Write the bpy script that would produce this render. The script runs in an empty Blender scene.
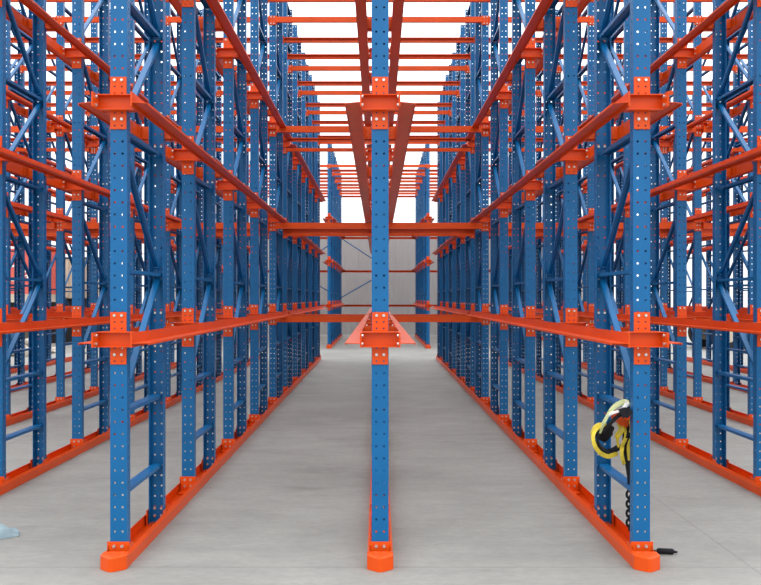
import bpy, math, random
from mathutils import Vector, Matrix
random.seed(7)
SC = bpy.context.scene
COL = SC.collection
S = 163.0                 # pixels per metre on the plane of the front posts
D0 = 5.2                  # distance camera to front posts
EYE = 266.0 / S           # camera height
W = 261.5 / S             # row spacing
def Y(r): return D0 * r

# ------------------------------------------------------------------ materials
def mat(name, col, rough=0.45, metal=0.0, vary=0.0, scale=6.0, spec=0.5, bump=0.0, stretch=None, col2=None, dirt=None):
    m = bpy.data.materials.new(name); m.use_nodes = True
    nt = m.node_tree; b = nt.nodes['Principled BSDF']
    b.inputs['Roughness'].default_value = rough
    b.inputs['Metallic'].default_value = metal
    b.inputs['Specular IOR Level'].default_value = spec
    tc = nt.nodes.new('ShaderNodeTexCoord')
    mp = nt.nodes.new('ShaderNodeMapping')
    if stretch: mp.inputs['Scale'].default_value = stretch
    nt.links.new(tc.outputs['Object'], mp.inputs['Vector'])
    n = nt.nodes.new('ShaderNodeTexNoise'); n.inputs['Scale'].default_value = scale; n.inputs['Detail'].default_value = 5
    nt.links.new(mp.outputs['Vector'], n.inputs['Vector'])
    cr = nt.nodes.new('ShaderNodeValToRGB')
    c2 = col2 or tuple(max(0, c * (1 - vary)) for c in col)
    c1 = tuple(min(1, c * (1 + vary)) for c in col) if not col2 else col
    cr.color_ramp.elements[0].position = 0.3; cr.color_ramp.elements[0].color = (*c2, 1)
    cr.color_ramp.elements[1].position = 0.7; cr.color_ramp.elements[1].color = (*c1, 1)
    nt.links.new(n.outputs['Fac'], cr.inputs['Fac'])
    nt.links.new(cr.outputs['Color'], b.inputs['Base Color'])
    if bump:
        bp = nt.nodes.new('ShaderNodeBump'); bp.inputs['Strength'].default_value = bump; bp.inputs['Distance'].default_value = 0.01
        nt.links.new(n.outputs['Fac'], bp.inputs['Height']); nt.links.new(bp.outputs['Normal'], b.inputs['Normal'])
    return m
BLUE = mat('blue_paint', (0.003, 0.108, 0.285), 0.33, vary=0.10, scale=3, spec=0.28)
ORANGE = mat('orange_paint', (0.66, 0.068, 0.002), 0.36, vary=0.07, scale=4, spec=0.28)
ZINC = mat('zinc_bolt', (0.55, 0.54, 0.52), 0.35, metal=0.8, vary=0.05)
WALLM = mat('grey_cladding', (0.37, 0.365, 0.355), 0.6, vary=0.03, scale=1.2)
YEL = mat('yellow_webbing', (0.62, 0.47, 0.035), 0.7, vary=0.2, scale=30)
BLK = mat('black_webbing', (0.008, 0.008, 0.011), 0.7, vary=0.2, scale=30, spec=0.2)
RED = mat('red_panel', (0.62, 0.10, 0.07), 0.5, vary=0.08)
BEIGE = mat('beige_panel', (0.50, 0.44, 0.34), 0.6, vary=0.10)
DARK = mat('dark_rubber', (0.012, 0.012, 0.014), 0.8, vary=0.1)
WHITE = mat('white_paint', (0.8, 0.8, 0.78), 0.5, vary=0.03)
STONE = mat('pale_rubble', (0.62, 0.57, 0.50), 0.9, scale=5, col2=(0.30, 0.27, 0.22), bump=0.5)
CLOTH = mat('pale_cloth', (0.30, 0.40, 0.44), 0.8, scale=14, col2=(0.19, 0.26, 0.30), bump=0.3)
GREEN = mat('pale_webbing', (0.55, 0.60, 0.30), 0.7, vary=0.2, scale=40)

def floor_material():
    m = bpy.data.materials.new('concrete'); m.use_nodes = True
    nt = m.node_tree; b = nt.nodes['Principled BSDF']; L = nt.links.new
    b.inputs['Roughness'].default_value = 0.62; b.inputs['Specular IOR Level'].default_value = 0.35
    tc = nt.nodes.new('ShaderNodeTexCoord')
    def noise(scale, st, det=6, rough=0.6):
        mp = nt.nodes.new('ShaderNodeMapping'); mp.inputs['Scale'].default_value = st
        L(tc.outputs['Object'], mp.inputs['Vector'])
        n = nt.nodes.new('ShaderNodeTexNoise'); n.inputs['Scale'].default_value = scale
        n.inputs['Detail'].default_value = det; n.inputs['Roughness'].default_value = rough
        L(mp.outputs['Vector'], n.inputs['Vector']); return n
    def ramp(n, a, ca, bb, cb):
        r = nt.nodes.new('ShaderNodeValToRGB'); e = r.color_ramp.elements
        e[0].position = a; e[0].color = (*ca, 1); e[1].position = bb; e[1].color = (*cb, 1)
        L(n.outputs['Fac'], r.inputs['Fac']); return r
    def mix(kind, fac, A, B):
        x = nt.nodes.new('ShaderNodeMixRGB'); x.blend_type = kind; x.inputs[0].default_value = fac
        L(A, x.inputs[1]); L(B, x.inputs[2]); return x.outputs[0]
    big = ramp(noise(0.55, (1, 1.3, 1)), 0.32, (0.236, 0.235, 0.221), 0.68, (0.300, 0.300, 0.284))
    streak = ramp(noise(2.0, (0.9, 2.3, 1), 8, 0.72), 0.30, (0.84, 0.84, 0.84), 0.62, (1.04, 1.03, 1.02))
    fine = ramp(noise(14, (1, 1.5, 1), 6, 0.75), 0.3, (0.88, 0.88, 0.88), 0.7, (1.08, 1.08, 1.08))
    stain = ramp(noise(1.1, (1, 2.2, 1), 4), 0.24, (0.70, 0.69, 0.68), 0.40, (1, 1, 1))
    c = mix('MULTIPLY', 1, big.outputs[0], streak.outputs[0]); c = mix('MULTIPLY', 1, c, fine.outputs[0]); c = mix('MULTIPLY', 0.8, c, stain.outputs[0])
    # saw-cut joints of the slab
    sep = nt.nodes.new('ShaderNodeSeparateXYZ'); L(tc.outputs['Object'], sep.inputs[0])
    def joint(axis, off, pitch, width):
        a = nt.nodes.new('ShaderNodeMath'); a.operation = 'SUBTRACT'; a.inputs[1].default_value = off; L(sep.outputs[axis], a.inputs[0])
        w = nt.nodes.new('ShaderNodeMath'); w.operation = 'WRAP'; w.inputs[1].default_value = pitch / 2; w.inputs[2].default_value = -pitch / 2; L(a.outputs[0], w.inputs[0])
        d = nt.nodes.new('ShaderNodeMath'); d.operation = 'ABSOLUTE'; L(w.outputs[0], d.inputs[0])
        g = nt.nodes.new('ShaderNodeMath'); g.operation = 'LESS_THAN'; g.inputs[1].default_value = width; L(d.outputs[0], g.inputs[0]); return g
    jx = joint('X', 2.25, 6.4, 0.006); jy = joint('Y', 5.14, 30.0, 0.009)
    mx = nt.nodes.new('ShaderNodeMath'); mx.operation = 'MAXIMUM'; L(jx.outputs[0], mx.inputs[0]); L(jy.outputs[0], mx.inputs[1])
    ml = nt.nodes.new('ShaderNodeMath'); ml.operation = 'MULTIPLY'; ml.inputs[1].default_value = 0.30; L(mx.outputs[0], ml.inputs[0])
    x = nt.nodes.new('ShaderNodeMixRGB'); L(ml.outputs[0], x.inputs[0]); L(c, x.inputs[1]); x.inputs[2].default_value = (0.09, 0.085, 0.08, 1)
    L(x.outputs[0], b.inputs['Base Color'])
    bp = nt.nodes.new('ShaderNodeBump'); bp.inputs['Strength'].default_value = 0.12; bp.inputs['Distance'].default_value = 0.01
    L(fine.outputs[0], bp.inputs['Height']); L(bp.outputs['Normal'], b.inputs['Normal'])
    return m
CONCRETE = floor_material()

# ------------------------------------------------------------------ mesh building
class MB:
    def __init__(s): s.v = []; s.f = []; s.mi = []; s.m = 0
    def quad(s, *idx): s.f.append(tuple(idx)); s.mi.append(s.m)
    def add(s, pts):
        i = len(s.v); s.v.extend(tuple(p) for p in pts); return i
    def box(s, x0, x1, y0, y1, z0, z1):
        i = s.add([(x0,y0,z0),(x1,y0,z0),(x1,y1,z0),(x0,y1,z0),(x0,y0,z1),(x1,y0,z1),(x1,y1,z1),(x0,y1,z1)])
        for q in ((0,3,2,1),(4,5,6,7),(0,1,5,4),(1,2,6,5),(2,3,7,6),(3,0,4,7)): s.quad(*(i+k for k in q))
    def prism(s, poly, fn, a, b):
        """closed polygon poly [(u,v)] swept from a to b; fn(u,v,t)->xyz"""
        n = len(poly); i = s.add([fn(u,v,a) for u,v in poly]); j = s.add([fn(u,v,b) for u,v in poly])
        for k in range(n): s.quad(i+k, i+(k+1)%n, j+(k+1)%n, j+k)
        s.quad(*[i+n-1-k for k in range(n)]); s.quad(*[j+k for k in range(n)])
    def bolt(s, x, z, y0, y1, r=0.0095):
        s.prism([(r*math.cos(math.pi/3*k), r*math.sin(math.pi/3*k)) for k in range(6)], lambda u,v,t: (x+u, t, z+v), y0, y1)
    def slab(s, o, u, n, width, t, z0, rows, pitch, cols, rad, seg=8):
        """perforated sheet: width along u, rows of holes every pitch up from z0, thickness t along n"""
        o = Vector(o); u = Vector(u); n = Vector(n); cw = width / cols; hw = cw/2; hh = pitch/2
        ring = [(hw,0),(hw,hh),(0,hh),(-hw,hh),(-hw,0),(-hw,-hh),(0,-hh),(hw,-hh)]
        hol = [(rad*math.cos(math.pi/4*k), rad*math.sin(math.pi/4*k)) for k in range(8)]
        for r in range(rows):
            for c in range(cols):
                cu = -width/2 + cw*(c+0.5); cz = z0 + pitch*(r+0.5)
                P = lambda q, d: o + u*(cu+q[0]) + n*d + Vector((0,0,cz+q[1]))
                a = s.add([P(q,0) for q in ring]); b = s.add([P(q,0) for q in hol])
                c2 = s.add([P(q,t) for q in ring]); d2 = s.add([P(q,t) for q in hol])
                for k in range(8):
                    l = (k+1)%8
                    s.quad(a+k,a+l,b+l,b+k); s.quad(c2+l,c2+k,d2+k,d2+l); s.quad(b+k,b+l,d2+l,d2+k)
    def tube(s, pts, rad, seg=8, cap=True):
        pts = [Vector(p) for p in pts]; rings = []
        for i, p in enumerate(pts):
            d = (pts[min(i+1,len(pts)-1)] - pts[max(i-1,0)]).normalized()
            a = d.cross(Vector((0,0,1)));  a = a.normalized() if a.length > 1e-3 else Vector((1,0,0))
            b = d.cross(a).normalized(); r = rad[i] if isinstance(rad,(list,tuple)) else rad
            rings.append(s.add([p + a*r*math.cos(2*math.pi*k/seg) + b*r*math.sin(2*math.pi*k/seg) for k in range(seg)]))
        for i in range(len(rings)-1):
            for k in range(seg): s.quad(rings[i]+k, rings[i]+(k+1)%seg, rings[i+1]+(k+1)%seg, rings[i+1]+k)
        if cap:
            s.quad(*[rings[0]+seg-1-k for k in range(seg)]); s.quad(*[rings[-1]+k for k in range(seg)])
    def ribbon(s, pts, wd, width, thick):
        """strap: path pts, width direction(s) wd, solid"""
        pts = [Vector(p) for p in pts]; rr = []
        for i, p in enumerate(pts):
            d = (pts[min(i+1,len(pts)-1)] - pts[max(i-1,0)]).normalized()
            w = Vector(wd[i] if isinstance(wd, list) else wd); w = (w - d*w.dot(d)).normalized(); n = d.cross(w)
            ww = width[i] if isinstance(width, list) else width
            rr.append(s.add([p+w*ww/2+n*thick/2, p-w*ww/2+n*thick/2, p-w*ww/2-n*thick/2, p+w*ww/2-n*thick/2]))
        for i in range(len(rr)-1):
            for k in range(4): s.quad(rr[i]+k, rr[i]+(k+1)%4, rr[i+1]+(k+1)%4, rr[i+1]+k)
        s.quad(rr[0]+3,rr[0]+2,rr[0]+1,rr[0]); s.quad(*[rr[-1]+k for k in range(4)])
    def mesh(s, name, *mats, smooth=False):
        me = bpy.data.meshes.new(name); me.from_pydata(s.v, [], s.f)
        for m in mats: me.materials.append(m)
        me.polygons.foreach_set('material_index', s.mi)
        me.validate(); me.update()
        import bmesh
        bm = bmesh.new(); bm.from_mesh(me); bmesh.ops.recalc_face_normals(bm, faces=bm.faces)
        if smooth:
            for f in bm.faces: f.smooth = True
        bm.to_mesh(me); bm.free()
        return me

def obj(name, data, parent=None, loc=(0,0,0), rot=(0,0,0)):
    o = bpy.data.objects.new(name, data); COL.objects.link(o)
    o.location = loc; o.rotation_euler = rot
    if parent: o.parent = parent
    return o
def tag(o, label, cat, group=None, kind=None):
    if label: o['label'] = label
    if cat: o['category'] = cat
    if group: o['group'] = group
    if kind: o['kind'] = kind
    return o
def thing(name, label, cat, loc=(0,0,0), group=None, rz=0):
    return tag(obj(name, None, None, loc, (0,0,rz)), label, cat, group)

# ------------------------------------------------------------------ rack component meshes
TOP = 6.87
PITCH = 0.0748
def post_mesh():
    m = MB(); z0 = 0.012; rows = int((TOP - z0)/PITCH); z1 = z0 + rows*PITCH; t = 0.003
    m.slab((0,0,0), (1,0,0), (0,1,0), 0.096, t, z0, rows, PITCH, 2, 0.0075)
    for sx in (-1,1):
        a, b = sorted((sx*0.048, sx*0.052)); m.box(a, b, 0, t, z0, z1)
        m.slab((sx*0.052,0.0345,0), (0,1,0), (-sx,0,0), 0.065, t, z0, rows, PITCH, 1, 0.0065)
        a, b = sorted((sx*0.052, sx*0.0475)); m.box(a, b, 0.064, 0.067, z0, z1)
    return m.mesh('post', BLUE)
POST = post_mesh()

def bracket_mesh(bolts=True):
    m = MB()
    m.slab((0,-0.008,0), (1,0,0), (0,1,0), 0.088, 0.008, -0.155, 8, 0.040, 2, 0.0060)
    m.box(-0.049,-0.044,-0.008,0,-0.155,0.165); m.box(0.044,0.049,-0.008,0,-0.155,0.165)
    m.box(-0.112,0.112,-0.018,-0.013,-0.046,0.046)                       # channel between the two arms, open to the front
    for z in (-0.047, 0.042): m.box(-0.112,0.112,-0.062,-0.008,z,z+0.005)
    for sx in (-1,1):
        a,b = sorted((sx*0.112, sx*0.117)); m.box(a,b,-0.138,0.120,-0.045,0.045)
        a,b = sorted((sx*0.053, sx*0.112)); m.box(a,b,0.030,0.035,-0.044,0.044)
    m.m = 1
    if bolts:
        for args in bracket_bolts():
            if len(args) == 4: m.bolt(*args)
            else: side_bolt(m, *args)
    return m.mesh('bracket', ORANGE, ZINC)
def side_bolt(m, sx, y, z):
    m.prism([(.0095*math.cos(math.pi/3*k), .0095*math.sin(math.pi/3*k)) for k in range(6)], lambda u,v,t: (t, y+u, z+v), sx*0.102, sx*0.113)
def bracket_bolts():
    out = []
    for sx in (-1,1):
        out += [(sx*0.022, 0.145, -0.017, 0.014), (sx*0.022, -0.095, -0.017, 0.014)]
        out += [(sx, -0.085, 0.025), (sx, -0.085, -0.025)]
    return out
def bolt_mesh():
    m = MB(); m.bolt(0,0,-0.016,0.014); return m.mesh('bolt', ZINC)
_m = MB(); side_bolt(_m, 1, 0, 0); SIDE_BOLT = _m.mesh('bolt', ZINC)
BRACKET, BRACKET_BARE, BOLT = bracket_mesh(), bracket_mesh(False), bolt_mesh()

def foot_mesh():
    m = MB()
    m.box(-0.068,0.068,-0.008,0,0.012,0.138)
    m.box(-0.062,0.062,-0.105,-0.008,0.012,0.020)
    for sx in (-1,1):
        a,b = sorted((sx*0.058, sx*0.062)); m.box(a,b,-0.008,0.10,0.010,0.115)
    m.box(-0.062,0.062,-0.030,0.10,0.006,0.011)
    m.m = 1
    for sx in (-1,1):
        m.bolt(sx*0.024, 0.112, -0.018, 0.015, 0.0105); m.bolt(sx*0.024, 0.060, -0.018, 0.015, 0.0105)
    return m.mesh('foot_plate', ORANGE, ZINC)
FOOT = foot_mesh()

DEPTH = 0.172 * D0        # post line to post line inside one frame
REAR = DEPTH + 0.045      # back face of the rear post
def brace_mesh(name, p, q, w=0.020):
    m = MB(); p = Vector(p); q = Vector(q); d = (q-p).normalized(); x = Vector((1,0,0)); n = d.cross(x).normalized()
    if n.z < 0: n = -n
    c = w-.003; prof = [(-w,0),(-w,-.024),(-c,-.024),(-c,-.003),(c,-.003),(c,-.024),(w,-.024),(w,0)]
    L = (q-p).length
    m.prism(prof, lambda u,v,t: tuple(p + x*u + n*v + d*t), 0, L)
    for t in (0.028, L-0.028):
        c = p + d*t; m.prism([(.008*math.cos(math.pi/3*k), .008*math.sin(math.pi/3*k)) for k in range(6)], lambda u,v,s_: tuple(c + d*u + n*v + x*s_ - n*0.010), -.022, .022)
    return m.mesh(name, BLUE)
FY, RY = 0.030, REAR - 0.030
HORIZ = brace_mesh('horizontal_brace', (0,FY,0), (0,RY,0), 0.035)
HZ = (0.44, 0.94, 1.81, 2.67, 3.51, 4.37, 5.21, 6.07, 6.72)
NODES = [(0.97,0),(1.78,1),(1.84,1),(2.64,0),(2.70,0),(3.48,1),(3.54,1),(4.34,0),(4.40,0),(5.18,1),(5.24,1),(6.04,0),(6.10,0),(6.66,1)]
DIAG = []
for k in range(0, len(NODES), 2):
    (za,a),(zb,b) = NODES[k], NODES[k+1]
    DIAG.append(brace_mesh('diagonal_brace', (0, RY if a else FY, za), (0, RY if b else FY, zb)))

H1, H2, H3 = 1.380, 2.822, 4.222      # bracket heights of the three levels
LEVELS = (('lower', H1), ('middle', H2), ('upper', H3))
ORD = ['first','second','third','fourth','fifth','sixth','seventh','eighth','ninth','tenth']
def row_name(n):
    if n == 0: return 'centre row'
    return ORD[abs(n)-1] + ' row on the ' + ('harness' if n > 0 else 'trailer') + ' side'
FRONT_R = [1 + 0.3645*k for k in range(5)]
BACK_R = [2.75 + 0.346*k for k in range(5)]
FAR_R = [5.28 + 0.348*k for k in range(5)]
FIRST = {0:0, 1:0, 2:0, 3:2, 4:4, 5:5}   # first frame of a row that can come into view
ROWS = range(-5, 6)

def make_frame(n, r, label, near, flip, full=True):
    y = Y(r)
    t = thing('upright_frame', label, 'rack frame', (n*W, y + (REAR if flip else 0), 0), 'blue upright frames', math.pi if flip else 0)
    obj('post', POST, t); obj('post', POST, t, (0,REAR,0), (0,0,math.pi))
    obj('foot_plate', FOOT, t); obj('foot_plate', FOOT, t, (0,REAR,0), (0,0,math.pi))
    for z in (HZ if full else ()): obj('horizontal_brace', HORIZ, t, (0,0,z))
    for d in DIAG: obj('diagonal_brace', d, t)
    for _, z in LEVELS:
        for yy, rz in ((0,0),(REAR,math.pi)):
            b = obj('bracket', BRACKET_BARE if near else BRACKET, t, (0,yy,z), (0,0,rz))
            if near:
                for q in bracket_bolts():
                    if len(q) == 4: obj('bolt', BOLT, b, (q[0], q[2]+0.016, q[1]))
                    else: obj('bolt', SIDE_BOLT, b, (0, q[1], q[2]), (0, 0, 0 if q[0] > 0 else math.pi))
    return t
for n in ROWS:
    k0 = FIRST[abs(n)]
    for k in range(k0, 5):
        make_frame(n, FRONT_R[k], 'blue upright frame, %s from the front in the %s' % (ORD[k], row_name(n)), k == 0 and abs(n) < 2, False)
    for k in range(1 if abs(n) == 5 else 0, 5):
        make_frame(n, BACK_R[k], 'blue upright frame, %s from the front in the %s' % (ORD[5+k], row_name(n)), False, True)
    for k in range(5):
        make_frame(n, FAR_R[k], 'blue upright frame, %s in the %s beyond the cross aisle' % (ORD[k], row_name(n)), False, False, abs(n) < 2)

# ------------------------------------------------------------------ floor channels
def channel_mesh(L):
    w = 0.078; prof = [(-w,0.001),(w,0.001),(w,0.070),(w-0.014,0.092),(w-0.017,0.090),(w-0.004,0.069),(w-0.004,0.005),(-w+0.004,0.005),(-w+0.004,0.069),(-w+0.017,0.090),(-w+0.014,0.092),(-w,0.070)]
    m = MB(); m.prism(prof, lambda u,v,t: (u,t,v), 0, L); return m.mesh('channel', ORANGE)
def nose_mesh():
    m = MB(); w = 0.079
    plan = [(-w,0.0),(-w,-0.046),(-0.070,-0.056),(-0.012,-0.104),(0.012,-0.104),(0.070,-0.056),(w,-0.046),(w,0.0)]
    lo = m.add([(x,y,0.001) for x,y in plan])
    hi = m.add([(x,y,0.078+0.008*(1-abs(y)/0.104)) for x,y in plan])
    tp = m.add([(x*0.86, y*0.80, 0.086+0.008*(1-abs(y)/0.104)) for x,y in plan]); n = len(plan)
    for k in range(n):
        l = (k+1) % n; m.quad(lo+k,lo+l,hi+l,hi+k); m.quad(hi+k,hi+l,tp+l,tp+k)
    m.quad(*[tp+k for k in range(n)]); m.quad(*[lo+n-1-k for k in range(n)])
    return m.mesh('nose', ORANGE)
NOSE = nose_mesh(); CH = {}
def base_rail(n, r0, r1, label):
    y0 = Y(r0) - 0.060; y1 = Y(r1) + REAR + 0.060; L = round(y1-y0, 4)
    t = thing('base_rail', label, 'floor channel', (n*W, y0, 0), 'orange floor channels')
    if L not in CH: CH[L] = channel_mesh(L)
    obj('channel', CH[L], t); obj('nose', NOSE, t, (0,0.003,0)); obj('nose', NOSE, t, (0,L-0.003,0), (0,0,math.pi))
# ------------------------------------------------------------------ pallet rails
RM = {}
def rail_mesh(L, sx):
    if (L, sx) in RM: return RM[L, sx]
    m = MB()
    def place(u, v, t):                      # the outer front corner of the shelf is cut off
        if u*sx > 0.20: t -= math.copysign(0.035, t)
        return (u, t + L/2, v)
    web = [(0.1175,-0.044),(0.121,-0.044),(0.121,0.044),(0.1175,0.044)]
    shelf = [(0.121,-0.022),(0.209,-0.022),(0.209,-0.032),(0.212,-0.032),(0.212,-0.018),(0.121,-0.018)]
    for prof in (web, shelf): m.prism([(sx*u, v) for u,v in prof], place, -L/2, L/2)
    RM[L, sx] = m.mesh('pallet_rail', ORANGE); return RM[L, sx]
def pallet_rails(n, r0, r1, where):
    y0 = Y(r0) - 0.140; L = round(Y(r1) + REAR + 0.140 - y0, 4)
    for lev, z in LEVELS:
        for sx in (-1, 1):
            o = obj('pallet_rail', rail_mesh(L, sx), None, (n*W, y0, z))
            tag(o, 'orange pallet rail, %s level, %s-side of %s %s' % (lev, 'harness' if sx > 0 else 'trailer', row_name(n), where), 'pallet rail', 'orange pallet rails')
for n in ROWS:
    k0 = FIRST[abs(n)]
    base_rail(n, FRONT_R[k0] if k0 < 5 else BACK_R[1], BACK_R[4], 'orange floor channel with pointed nose under the %s' % row_name(n))
    base_rail(n, FAR_R[0], FAR_R[4], 'orange floor channel under the %s beyond the cross aisle' % row_name(n))
    if k0 < 5: pallet_rails(n, FRONT_R[k0], FRONT_R[4], 'front run')
    pallet_rails(n, BACK_R[1 if abs(n) == 5 else 0], BACK_R[4], 'rear run')
    pallet_rails(n, FAR_R[0], FAR_R[4], 'beyond cross aisle')

# ------------------------------------------------------------------ tie rails across the bays
def tie_meshes(h, d):
    m = MB(); a, b = 0.058, W - 0.058; t = 0.003
    prof = [(0,-h/2),(d,-h/2),(d,-h/2+0.014),(d-t,-h/2+0.014),(d-t,-h/2+t),(t,-h/2+t),(t,h/2-t),(d-t,h/2-t),(d-t,h/2-0.014),(d,h/2-0.014),(d,h/2),(0,h/2)]
    m.prism(prof, lambda u,v,s_: (s_, -0.012-d+u, v), a, b)
    e = MB(); e.box(0.001,0.064,-0.011,-0.003,-h*0.85,h*0.85); e.box(0.058,0.064,-0.011-d,-0.011,-h/2,h/2); e.m = 1
    for z in (-h*0.6, h*0.6): e.bolt(0.022, z, -0.020, -0.009)
    return m.mesh('rail_bar', ORANGE), e.mesh('end_plate', ORANGE, ZINC)
TIE = tie_meshes(0.080, 0.045); CROSS = tie_meshes(0.090, 0.055); SLIM = tie_meshes(0.055, 0.050)
DROP = {'lower': -0.065, 'middle': -0.105, 'upper': -0.055}
def tie(n, y, z, face, meshes, name, label, cat, group):
    """spans bay between row n and n+1; face 1 = on the front face of the posts, -1 = on the back face"""
    t = thing(name, label, cat, (n*W if face > 0 else (n+1)*W, y, z), group, 0 if face > 0 else math.pi)
    obj('rail_bar', meshes[0], t); obj('end_plate', meshes[1], t)
    e = obj('end_plate', meshes[1], t, (W,0,0)); e.scale = (-1,1,1)
def bay_name(n): return ORD[n if n >= 0 else -n-1] + ' bay on ' + ('harness' if n >= 0 else 'trailer') + ' side'
ZT, ZTF = (682+266)/S, (696+266)/S
def lines(rs, flip):
    out = []
    for r in rs: out += [(Y(r), 1), (Y(r)+REAR, -1)]
    return out
MAIN = lines(FRONT_R, False) + lines(BACK_R, True)
FAR = lines(FAR_R, False)
for n in range(-5, 5):
    for i, (y, f) in enumerate(MAIN):
        if i < 7 or (i < 12 and (n < -4 or n > 3)): continue
        if i > 9: y, f = (y + 0.067, -1) if f > 0 else (y - 0.067, 1)     # the rear racks carry theirs on the inner faces
        tie(n, y, ZT if i < 10 else ZT - 0.085, f, TIE, 'tie_rail', 'orange top tie rail across %s, %s line of posts' % (bay_name(n), ORD[i] if i < 10 else ORD[i-10] + ' rear'), 'tie rail', 'orange top tie rails')
    for i, (y, f) in enumerate(FAR if -4 < n < 3 else ()):
        tie(n, y, ZTF, f, TIE, 'tie_rail', 'top tie rail across %s, %s line of posts beyond cross aisle' % (bay_name(n), ORD[i]), 'tie rail', 'orange top tie rails')
    for lev, z in LEVELS:
        for i in ((8, 9, 10) if -5 < n < 4 else ()):
            y, f = MAIN[i]
            tie(n, y, z + (DROP[lev] if i == 8 or lev != 'upper' else {9: -0.022, 10: -0.098}[i]), f, CROSS if i == 8 or lev != 'upper' else SLIM, 'cross_rail', 'orange cross rail, %s level of %s, %s post line' % (lev, bay_name(n), ORD[i] if i < 10 else 'first rear'), 'cross rail', 'orange cross rails')
    for lev, z in (LEVELS if -4 < n < 3 else ()):
        y, f = FAR[9]
        tie(n, y, z - 0.07, f, CROSS, 'cross_rail', 'orange cross rail, %s level of %s, against grey wall' % (lev, bay_name(n)), 'cross rail', 'orange cross rails')

# diagonal sway rods behind the far block
yb = Y(FAR_R[4]) + REAR + 0.10
for n0, n1, za, zb, lab in ((-1,0,4.17,3.12,'upper sway rod sloping down to the centre row'),(-1,0,1.63,2.55,'lower sway rod sloping up to the centre row'),
                            (-1,-2,4.17,3.12,'upper sway rod behind first bay beside the centre one, trailer side'),(-1,-2,1.63,2.55,'lower sway rod in second bay on trailer side')):
    m = MB(); m.tube([(n0*W,0,za-za),(n1*W,0,zb-za)], 0.022, 8)
    o = obj('sway_rod', m.mesh('sway_rod', BLUE), None, (0,yb,za)); tag(o, 'blue ' + lab, 'brace', 'sway rods')

# ------------------------------------------------------------------ setting
m = MB(); m.box(-60,60,-14,95,-0.2,0.0)
tag(obj('floor', m.mesh('floor', CONCRETE)), 'grey concrete floor', None, None, 'structure')
def wall():
    m = MB(); x0, x1, z1 = -10.5, 10.5, 4.83; p = 0.30; pts = []
    x = x0
    while x < x1:
        pts += [(x,0),(x+p*0.5,0),(x+p*0.6,-0.012),(x+p*0.9,-0.012)]; x += p
    poly = pts + [(a, b+0.10) for a,b in reversed(pts)]
    n = len(pts); a = m.add([(u,v,0) for u,v in pts]); b = m.add([(u,v,z1) for u,v in pts])
    for k in range(n-1): m.quad(a+k,a+k+1,b+k+1,b+k)
    m.box(x0, x1, 0.005, 0.10, 0, z1); m.box(x0-0.05, x1+0.05, -0.06, 0.14, z1, z1+0.05)
    return m.mesh('wall_back', WALLM)
tag(obj('wall_back', wall(), None, (0, Y(7.30), 0)), 'grey corrugated wall behind the racks', None, None, 'structure')

# ------------------------------------------------------------------ red trailer, container, rubble, flatbed outside the racks
def bmesh_cyl(m, cx, y0, y1, cz, r, seg=24):
    m.prism([(r*math.cos(2*math.pi*k/seg), r*math.sin(2*math.pi*k/seg)) for k in range(seg)], lambda u,v,t: (cx+u, t, cz+v), y0, y1)
def wheel(parent, x, y, r=0.50, w=0.28):
    m = MB(); bmesh_cyl(m, 0, 0, w, 0, r); t = obj('wheel', m.mesh('wheel', DARK), parent, (x,y,r))
    m = MB(); bmesh_cyl(m, 0, -0.02, 0.02, 0, r*0.5); obj('hub', m.mesh('hub', BEIGE), t)
t = thing('box_trailer', 'red box trailer with white lettering parked outside the racks', 'trailer', (-13.2, 26.0, 0))
m = MB(); m.box(-2.4,2.45,0,2.5,1.75,3.15); obj('body', m.mesh('body', RED), t)
m = MB(); m.box(-2.42,2.47,-0.02,2.52,1.50,1.75); obj('side_skirt', m.mesh('side_skirt', BEIGE), t)
m = MB(); m.box(-2.3,2.3,0.2,2.3,1.0,1.50); obj('chassis', m.mesh('chassis', DARK), t)
for x in (-1.6, -0.4, 1.6): wheel(t, x, 0.05); wheel(t, x, 2.1)
cu = bpy.data.curves.new('lettering', 'FONT'); cu.body = 'Ca'; cu.size = 0.72; cu.extrude = 0.005; cu.materials.append(WHITE)
tmp = bpy.data.objects.new('lettering_curve', cu); COL.objects.link(tmp)
lm = bpy.data.meshes.new_from_object(tmp.evaluated_get(bpy.context.evaluated_depsgraph_get())); lm.name = 'lettering'; bpy.data.objects.remove(tmp)
lm.materials.clear(); lm.materials.append(WHITE)
o = obj('lettering', lm, t, (1.72, -0.008, 2.15), (math.pi/2,0,0)); o['label'] = 'white lettering'
t = thing('shipping_container', 'beige container standing beyond the red trailer', 'container', (-11.3, 30.5, 0))
m = MB(); m.box(-1.2,1.25,0,2.4,1.62,3.05)
for k in range(12): m.box(-1.15+k*0.2, -1.05+k*0.2, -0.03, 0.0, 1.65, 3.0)
obj('body', m.mesh('body', BEIGE), t)
m = MB(); m.box(-1.1,1.15,0.1,2.3,0.0,1.62); obj('support', m.mesh('support', DARK), t)
m = MB(); m.box(-1.22,1.27,-0.04,2.42,3.05,3.10); obj('roof_edge', m.mesh('roof_edge', DARK), t)
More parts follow.
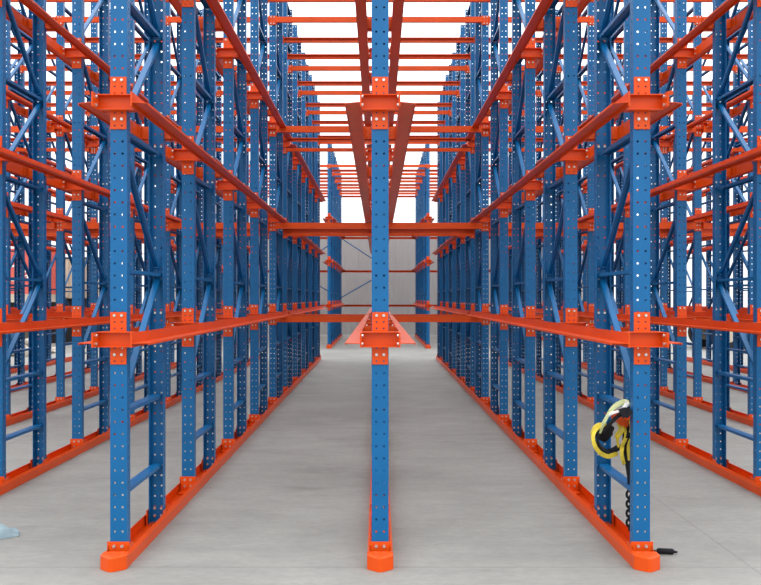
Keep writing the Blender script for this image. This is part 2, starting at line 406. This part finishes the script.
def rubble(x0, x1, y0, y1, n):
    m = MB()
    for k in range(n):
        x = random.uniform(x0,x1); y = random.uniform(y0,y1); e = min((x-x0)/(x1-x0), (x1-x)/(x1-x0))*2; z = random.uniform(0, 0.75*e)
        r = random.uniform(0.07,0.20)
        pts = []
        for a in range(7):
            for b in range(3):
                th = 2*math.pi*a/7; ph = math.pi*(b+1)/4; q = r*random.uniform(0.75,1.2)
                pts.append((x+q*math.sin(ph)*math.cos(th), y+q*math.sin(ph)*math.sin(th), max(0.001, z+0.05+q*math.cos(ph)*0.8)))
        i = m.add(pts); tpt = m.add([(x,y,z+0.05+r*0.85)]); 
        for a in range(7):
            c = (a+1) % 7
            m.quad(i+a*3, i+c*3, tpt)
            for b in range(2): m.quad(i+a*3+b, i+a*3+b+1, i+c*3+b+1, i+c*3+b)
    return m.mesh('rubble_heap', STONE)
o = obj('rubble_heap', rubble(-12.6,-9.6,23.6,25.2,260)); tag(o, 'pale rubble heaped on the ground before the red trailer', 'rubble', None, 'stuff')
t = thing('flatbed_trailer', 'low flatbed trailer with black tyres beside the outermost harness-side racks', 'trailer', (12.3, 26.5, 0))
m = MB(); m.box(-2.2,2.6,0.0,2.3,0.98,1.12); obj('deck', m.mesh('deck', DARK), t)
m = MB(); m.box(-2.0,2.4,0.5,1.8,0.70,0.98); obj('chassis', m.mesh('chassis', DARK), t)
for x in (-1.35, -0.15, 1.9): wheel(t, x, 0.02, 0.47); wheel(t, x, 1.95, 0.47)

# ------------------------------------------------------------------ safety harness hung on the brace of the harness-side front frame
def px(x, y, r):  # a point r*D0 from the camera
    return Vector(((x-379.5)*r/S, D0*r, (266-(y-298)*r)/S))
def smooth(pts, n=6):
    P = [Vector(p) for p in pts]; out = []
    for i in range(len(P)-1):
        a, b, c, d = P[max(i-1,0)], P[i], P[i+1], P[min(i+2,len(P)-1)]
        for k in range(n):
            t = k/n; out.append(0.5*((2*b)+(c-a)*t+(2*a-5*b+4*c-d)*t*t+(3*b-a-3*c+d)*t**3))
    out.append(P[-1]); return out
hr = thing('safety_harness', 'yellow and black safety harness hanging on a blue brace by the floor', 'harness', tuple(px(622,412,1.04)))
HI = Matrix.Translation(-hr.location)
def hpart(name, build, *mats, label=None, parent=None, sm=False):
    m = MB(); build(m); m.v = [tuple(HI @ Vector(v)) for v in m.v]
    o = obj(name, m.mesh(name, *mats, smooth=sm), parent or hr)
    if label: o['label'] = label
    return o
YW = (0.25, 1, 0.1)
hpart('waist_belt', lambda m: m.ribbon(smooth([px(602,424,1.035),px(596,428,1.03),px(592.5,435,1.025),px(594,444,1.025),px(599,451,1.03),px(606,454.5,1.035),px(613,453,1.04)]), YW, 0.075, 0.022), YEL, label='yellow belt')
hpart('belt_lining', lambda m: m.ribbon(smooth([px(606,426,1.04),px(600,431,1.035),px(597,437,1.03),px(598,444,1.03),px(602,449,1.035),px(608,451.5,1.04),px(614,449.5,1.045),px(619,446,1.05)]), YW, 0.07, 0.016), BLK, label='black belt lining')
hpart('back_pad', lambda m: m.ribbon(smooth([px(612,426,1.045),px(608.5,429,1.045),px(605.5,433,1.045),px(602.5,438,1.045),px(601,441,1.045)]), (0.8,0.5,0.2), [0.02,0.06,0.075,0.085,0.09,0.095,0.10,0.105,0.11,0.11,0.11,0.105,0.10,0.095,0.09,0.085,0.08,0.075,0.07,0.065,0.06,0.055,0.05,0.045,0.03][:25], 0.03), BLK, label='black back pad')
hpart('shoulder_strap', lambda m: m.ribbon(smooth([px(600,430,1.03),px(604,421,1.02),px(610,411,1.02),px(617,405,1.025),px(625,403,1.035),px(630,406,1.05),px(631,413,1.06)]), YW, 0.065, 0.014), GREEN, label='pale yellow shoulder strap')
hpart('shoulder_strap', lambda m: m.ribbon(smooth([px(603,431,1.02),px(611,422,1.01),px(619,415,1.01),px(627,410,1.02),px(631,404,1.05),px(626,401.5,1.07)]), YW, 0.05, 0.014), BLK, label='black shoulder strap')
hpart('shoulder_strap', lambda m: m.ribbon(smooth([px(607,416,1.018),px(612,413,1.006),px(620,410,1.004),px(626,404.5,1.02),px(622,401.5,1.05)]), YW, 0.03, 0.010), WHITE, label='white strap')
hpart('chest_buckle', lambda m: m.ribbon(smooth([px(620,414,1.0),px(625,412,1.0),px(629,415,1.0)]), (0,0,1), 0.055, 0.03), BLK, label='black buckle')
hpart('padding', lambda m: m.ribbon(smooth([px(619,419,1.03),px(623,423,1.028),px(626,424,1.03)]), (0,0.2,1), 0.05, 0.03), ORANGE, label='orange padding')
for a, b, c, d, mm, w in ((618,424,617,440,YEL,.018),(621,422,618,447,YEL,.014),(624,424,622,460,YEL,.022),(627,424,624,454,BLK,.030),(630,420,630,445,YEL,.030),(632,418,629,460,YEL,.020)):
    hpart('leg_strap', lambda m: m.ribbon(smooth([px(a,b,1.03),px(a+1.5,(b*2+d)/3,1.022),px(c-1,(b+d*2)/3,1.026),px(c,d,1.03)]), (1,0.3,0), w, 0.008), mm, label='yellow leg strap' if mm is YEL else 'black leg strap')
hpart('leg_strap', lambda m: m.ribbon(smooth([px(622,446,1.028),px(621,452,1.02),px(622,459,1.02),px(623.5,464,1.026)]), (1,0.3,0), 0.022, 0.008), YEL, label='yellow leg strap')
hpart('lanyard', lambda m: m.ribbon(smooth([px(626,428,1.035),px(625,440,1.035),px(626,452,1.035),px(628,466,1.04),px(630,480,1.045),px(629.5,492,1.045)]), (1,0.3,0), 0.035, 0.020), BLK, label='black lanyard')
def links(m):
    y = 492
    for k in range(8):
        c = px(629.6 + (1.0 if k % 2 else -1.0), y + 2.6, 1.045); R = 0.024
        ring = [c + Vector((0.62*R*math.cos(2*math.pi*i/12), (0.3 if k%2 else -0.3)*R*math.cos(2*math.pi*i/12), R*math.sin(2*math.pi*i/12))) for i in range(13)]
        m.tube(ring, 0.0085, 6, False); y += 4.7
hpart('shock_absorber', links, BLK, label='black knotted webbing end of the lanyard')

hk = thing('lanyard_end', 'short black lanyard end lying on the floor beside the orange nose', 'strap', tuple(px(664.5,550,1.038)), None, math.radians(-8))
hk.location.z = 0
m = MB(); m.tube([(-0.050,0,0.017),(-0.040,0,0.020),(0.045,0.0,0.020),(0.055,0.0,0.018)], [0.012,0.018,0.018,0.012], 12)
obj('grip', m.mesh('grip', BLK, smooth=True), hk)
m = MB(); m.tube([(-0.052-0.016+0.016*math.cos(2*math.pi*i/14), 0.016*math.sin(2*math.pi*i/14), 0.016) for i in range(15)], 0.005, 8, False)
obj('loop', m.mesh('loop', BLK, smooth=True), hk)
m = MB(); m.tube([(0.053,0,0.018),(0.075,0.004,0.016)], [0.008,0.007], 8); obj('tip', m.mesh('tip', BLK, smooth=True), hk)

# crumpled pale cloth on the floor between the first and second trailer-side rows
def cloth():
    m = MB(); nx, ny = 44, 22; idx = {}
    def top(u, v):
        # u along the length 0..1 (tip at 1), v across -1..1
        half = 0.11*(1-u**1.7)**0.85 + 0.008
        x = -0.62*(1-u); y = v*half*1.5
        h = (0.150*(1-u)**0.55 + 0.018)*(1-abs(v)**2.2)
        h += 0.012*math.sin(19*u+4*v)*(1-abs(v)) + 0.009*math.sin(31*u-9*v+1.3)*(1-abs(v)) + 0.007*math.sin(13*v+8*u)*(1-v*v)
        return (x, y, max(0.004, h))
    for i in range(nx+1):
        for j in range(ny+1):
            p = top(i/nx, -1+2*j/ny); idx[i,j] = m.add([p])
    for i in range(nx):
        for j in range(ny): m.quad(idx[i,j], idx[i+1,j], idx[i+1,j+1], idx[i,j+1])
    lo = {}
    for i in range(nx+1):
        for j in (0, ny):
            x, y, z = m.v[idx[i,j]]; lo[i,j] = m.add([(x,y,0.001)])
    for i in range(nx):
        for j in (0, ny): m.quad(idx[i,j], idx[i+1,j], lo[i+1,j], lo[i,j])
        m.quad(lo[i,0], lo[i+1,0], lo[i+1,ny], lo[i,ny])
    return m.mesh('cloth', CLOTH, smooth=True)
o = obj('cloth', cloth(), None, tuple(px(19,536,1.118)), (0,0,math.radians(12))); o.location.z = 0
tag(o, 'crumpled pale blue cloth lying on the concrete floor', 'cloth')

# ------------------------------------------------------------------ sky, camera
SKY = 1.25
wd = bpy.data.worlds.new('overcast'); SC.world = wd; wd.use_nodes = True
bg = wd.node_tree.nodes['Background']; bg.inputs['Color'].default_value = (0.97, 0.985, 1.0, 1); nt = wd.node_tree                       # overcast sky: three times as bright overhead as at the horizon
tc = nt.nodes.new('ShaderNodeTexCoord'); sp = nt.nodes.new('ShaderNodeSeparateXYZ'); nt.links.new(tc.outputs['Generated'], sp.inputs[0])
mx = nt.nodes.new('ShaderNodeMath'); mx.operation = 'MAXIMUM'; mx.inputs[1].default_value = 0; nt.links.new(sp.outputs[2], mx.inputs[0])
ma = nt.nodes.new('ShaderNodeMath'); ma.operation = 'MULTIPLY_ADD'; ma.inputs[1].default_value = 2.0*SKY; ma.inputs[2].default_value = SKY
nt.links.new(mx.outputs[0], ma.inputs[0]); nt.links.new(ma.outputs[0], bg.inputs['Strength'])
cam = bpy.data.cameras.new('camera'); co = bpy.data.objects.new('camera', cam); COL.objects.link(co)
co.location = (-0.012, 0, EYE); co.rotation_euler = (math.pi/2, 0, 0)
cam.sensor_width = 36; cam.lens = 36 * S * D0 / 761
cam.shift_x = 2.3/761; cam.shift_y = 5.5/761; cam.clip_end = 300
SC.camera = co
vs = SC.view_settings; vs.view_transform = 'Standard'; vs.look = 'None'; vs.exposure = 0.0; vs.gamma = 1.0; vs.use_curve_mapping = False
SC.cycles.max_bounces = 6
